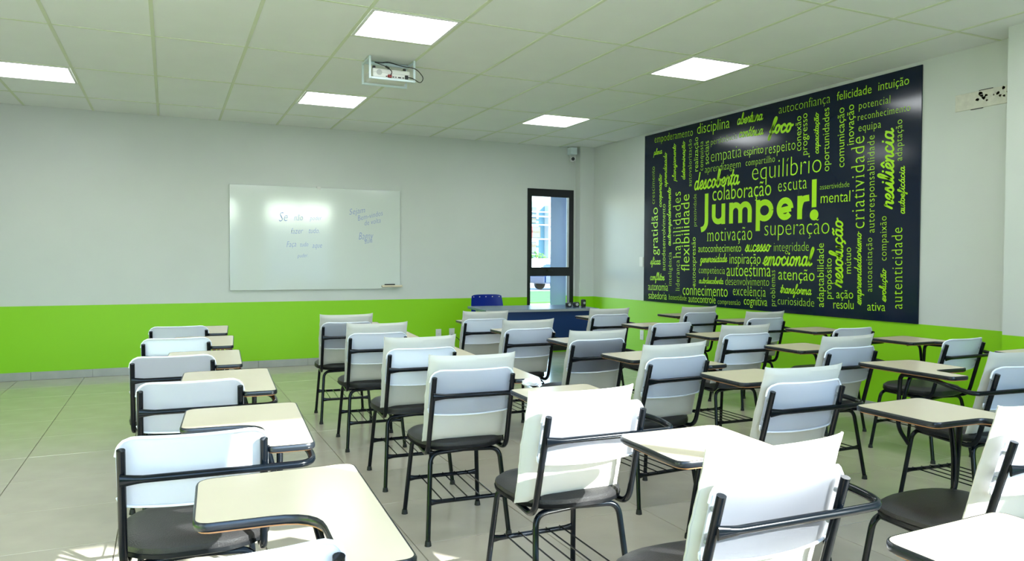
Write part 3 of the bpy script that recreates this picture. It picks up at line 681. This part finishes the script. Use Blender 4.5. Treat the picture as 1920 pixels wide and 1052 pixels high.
    for j in range(len(ws) - 1):
        for i in range(len(us) - 1): bm.faces.new((gr[j][i], gr[j][i + 1], gr[j + 1][i + 1], gr[j + 1][i]))
    bmesh.ops.solidify(bm, geom=bm.faces[:], thickness=.005)
    bp = obj('backrest', bm, 'plastic', t, True)
    obj('edge_bead', tube(nb(), [Vector(plate_pt(u, 1)) + Vector((0, -.001, -.001)) for u in us], .0042, 8), 'plastic', bp, True)
    obj('edge_bead', tube(nb(), [Vector(plate_pt(u, 0)) + Vector((0, -.004, .001)) for u in us], .0036, 8), 'plastic', bp, True)
    for sx in (-1, 1):
        for z in (.715, .635):
            yl = -.072 + (.752 - z) * .279
            obj('bolt', cyl(nb(), (sx * .18, yl + .008, z), .007, .022, 'y', 10), 'metal', bp, True)
    # cushion slipped in front of the plate
    if pad:
        if pad == 'full': pz0, pz1, pw = .446, .842, .199
        else: pz0, pz1, pw = .452, .765, .196
        bm = nb(); NU, NV = 20, 26; seed = 3.1 if pad == 'full' else 9.7
        def pt(i, j, side):
            u = i / NU * 2 - 1; v = j / NV; w = pw * (1 + .012 * math.sin(v * 9 + seed))
            z = pz0 + (pz1 - pz0) * v
            if v > .85: z += .005 * abs(u) ** 8 * (v - .85) / .15; 
            if v > .9: z -= .003 * (1 - u * u) * (v - .9) / .1
            edge = max(abs(u) ** 5, abs(2 * v - 1) ** 9)
            th = .019 * math.sqrt(max(0, 1 - edge)) + .0015
            wr = noise.noise(Vector((u * 1.5 + seed, v * 22, side * 3))) * .006 * abs(u) ** 3 + noise.noise(Vector((u * 3, v * 4 + seed, side * 5))) * .004
            yc = -.072 + (.752 - z) * .279 + .054 - .014 * (1 - u * u)
            return (u * w + noise.noise(Vector((v * 14, seed, u))) * .003, yc + side * (th + wr * (1 - edge)), z)
        F0 = [[bm.verts.new(pt(i, j, -1)) for i in range(NU + 1)] for j in range(NV + 1)]
        F1 = [[bm.verts.new(pt(i, j, 1)) for i in range(NU + 1)] for j in range(NV + 1)]
        for j in range(NV):
            for i in range(NU):
                bm.faces.new((F0[j][i], F0[j][i + 1], F0[j + 1][i + 1], F0[j + 1][i])); bm.faces.new((F1[j][i], F1[j + 1][i], F1[j + 1][i + 1], F1[j][i + 1]))
        for j in range(NV):
            bm.faces.new((F0[j][0], F0[j + 1][0], F1[j + 1][0], F1[j][0])); bm.faces.new((F0[j][NU], F1[j][NU], F1[j + 1][NU], F0[j + 1][NU]))
        for i in range(NU):
            bm.faces.new((F0[0][i], F1[0][i], F1[0][i + 1], F0[0][i + 1])); bm.faces.new((F0[NV][i], F0[NV][i + 1], F1[NV][i + 1], F1[NV][i]))
        cu = obj('back_cushion', bm, 'cushion', t, True)
        for sx in (-1, 1):
            i = 0 if sx < 0 else NU
            pts = [tuple((Vector(pt(i, j, -1)) + Vector(pt(i, j, 1))) / 2) for j in range(0, NV + 1)]
            obj('seam', tube(nb(), pts, .0034, 6), 'cushion', cu, True)
    # arm: cross tube behind the back plate that turns forward under the tablet and down to the front leg
    h = hand
    p = [(-h * .184, -.066, .668), (h * .18, -.068, .668), (h * .318, -.066, .668), (h * .318, .05, .683), (h * .262, .20, .692), (h * .262, .385, .692), (h * .262, .40, .42), (h * .18, .405, .325)]
    pts = fillet(p, [.01, .05, .05, .06, .035, .06], 6)
    obj('arm_tube', tube(nb(), sub(p[0], Vector(p[0]).lerp(Vector(p[1]), .25), 5) + pts[1:], RT, 10, .05, None), 'steel', t, True)
    obj('brace_tube', tube(nb(), fillet([(h * .06, .37, .697), (h * .2, .378, .695), (h * .238, .388, .55), (h * .256, .4, .43)], [.05, .04], 6), .0098, 10), 'steel', t, True)
    # tablet
    P = [(-.035, .59), (.335, .60), (.318 if arm_end < 0 else .30, arm_end), (.195, arm_end), (.198, .255), (-.045, .262)]
    R_ = [.04, .035, .025, .02, .10 if arm_end < 0 else .05, .035]
    P = [(h * x, y) for x, y in P]; out = arc_outline(P, R_)
    bm = nb(); prism(bm, out, .709, .7262); 
    for f in bm.faces:
        if f.normal.z < -.5: f.material_index = 1
    tb = obj('tablet', bm, None, t, mats=['cream', 'ply'])
    bm = nb(); n = len(out); ring = []
    for i, (x, y) in enumerate(out):
        a, b = Vector(out[i - 1]), Vector(out[(i + 1) % n]); d = (b - a).normalized(); nn = Vector((d.y, -d.x)) * -h
        rr = []
        for (o_, z) in ((0, .7268), (.003, .7262), (.0055, .722), (.0055, .712), (.003, .7085), (0, .708)): rr.append(bm.verts.new((x + nn.x * o_, y + nn.y * o_, z)))
        ring.append(rr)
    for i in range(n):
        for k in range(5): bm.faces.new((ring[i][k], ring[(i + 1) % n][k], ring[(i + 1) % n][k + 1], ring[i][k + 1]))
    obj('edge_band', bm, 'trim', tb, True)
    bm = nb(); prism(bm, [tuple(Vector(q) * .985 + Vector((h * .0022, .004))) for q in out], .7045, .709); obj('underboard', bm, 'ply', tb)
    return t
protos = {(1, None, 0): chair(1, None), (1, 'full', 0): chair(1, 'full'), (1, None, 1): chair(1, None, .12), (1, 'full', 1): chair(1, 'full', .12), (1, 'low', 1): chair(1, 'low', .12), (-1, 'full', 0): chair(-1, 'full', .06)}
used = set()
G = 'tablet-arm classroom chairs'
GREET = {0: 'nearest the whiteboard', 1: 'second from the whiteboard', 2: 'third from the whiteboard', 3: 'fourth from the whiteboard', 4: 'fifth from the whiteboard', 5: 'sixth from the whiteboard', 6: 'seventh from the whiteboard'}
# post-top midpoint x, y, turn in degrees, hand, pad, column, row
CH = [(.08, 1.265, -1.5, 1, None, 0, 5), (.062, 2.196, -2.5, 1, None, 0, 4), (.078, 3.15, -2, 1, None, 0, 3), (.018, 4.01, -2, 1, None, 0, 2), (.041, 4.911, -3, 1, None, 0, 1), (.065, 5.775, -3, 1, None, 0, 0),
 (1.241, 5.679, -5, 1, 'full', 1, 0), (1.243, 4.766, -4, 1, 'full', 1, 1), (1.249, 3.849, -3, 1, 'full', 1, 2), (1.215, 3.015, -3.5, 1, 'full', 1, 3), (1.293, 2.115, -1.3, 1, 'full', 1, 4), (1.258, 1.247, -1.6, 1, 'full', 1, 5), (1.27, .32, 0, 1, 'full', 1, 6),
 (2.355, 5.59, -1, 1, 'full', 2, 0), (2.307, 4.669, 0, 1, 'full', 2, 1), (2.374, 3.866, -.8, 1, 'full', 2, 2), (2.31, 3.0, 2.5, 1, 'full', 2, 3), (2.308, 2.177, -1.9, 1, 'full', 2, 4), (2.34, 1.295, 0, 1, 'full', 2, 5),
 (3.591, 5.652, -3, 1, 'full', 3, 0), (3.554, 4.695, 2, 1, 'low', 3, 1), (3.479, 3.792, -2, 1, 'full', 3, 2), (3.47, 2.959, 0, 1, 'full', 3, 3), (3.584, 2.103, -5.5, -1, 'full', 3, 4),
 (4.53, 5.56, 0, 1, 'full', 4, 0), (4.585, 4.78, -3, 1, 'full', 4, 1), (4.50, 3.823, -1, 1, None, 4, 2), (4.52, 3.016, 1, 1, None, 4, 3), (4.53, 2.17, 0, 1, None, 4, 4)]
COLN = ['leftmost column', 'second column from the left', 'third column from the left', 'fourth column from the left', 'rightmost column']
for (x, y, deg, hand, pad, c, r) in CH:
    k = (hand, pad, 0 if (hand < 0 or c == 0 or (c == 1 and r < 4) or (c, r) == (2, 3)) else 1); a = math.radians(deg)
    o = protos[k] if k not in used else copy_tree(protos[k])
    used.add(k)
    ox, oy = 0, -.072
    o.location = (x - (ox * math.cos(a) - oy * math.sin(a)), y - (ox * math.sin(a) + oy * math.cos(a)), 0); o.rotation_euler = (0, 0, a)
    if hand < 0: l = 'left-handed tablet-arm chair with cushioned back, ' + COLN[c] + ', by the right edge'
    elif pad == 'low': l = 'tablet-arm chair whose beige cushion sits low, ' + COLN[c] + ', ' + GREET[r]
    elif pad is None: l = 'bare white-backed tablet-arm chair, ' + COLN[c] + ', ' + GREET[r]
    else: l = 'tablet-arm chair with beige back cushion, ' + COLN[c] + ', ' + GREET[r]
    o['label'] = l; o['category'] = 'chair'; o['group'] = G
    for ch in o.children:
        if ch.name.startswith('back_cushion'):
            rr = random.Random(c * 10 + r)
            if (c, r) == (1, 4): ch.location = (-.03, .022, -.016)
            else:
                ch.location = (rr.uniform(-.004, .004), rr.uniform(0, .004), rr.uniform(-.006, .006)); ch.rotation_euler = (0, rr.uniform(-.008, .008), 0)
# crumpled paper on a tablet
bm = nb(); bmesh.ops.create_icosphere(bm, subdivisions=3, radius=.03)
for v in bm.verts:
    v.co *= 1 + .45 * noise.noise(v.co * 60) + .2 * noise.noise(v.co * 150); v.co.z = max(v.co.z * .62, -.014); v.co.x *= 1.4
q = on_z(999, 722, .727)
o = obj('crumpled_paper', bm, 'paper'); o.location = (q.x, q.y, .727 + .014); tag(o, 'crumpled white paper on the tablet before the sunlit cushioned chair', 'paper')
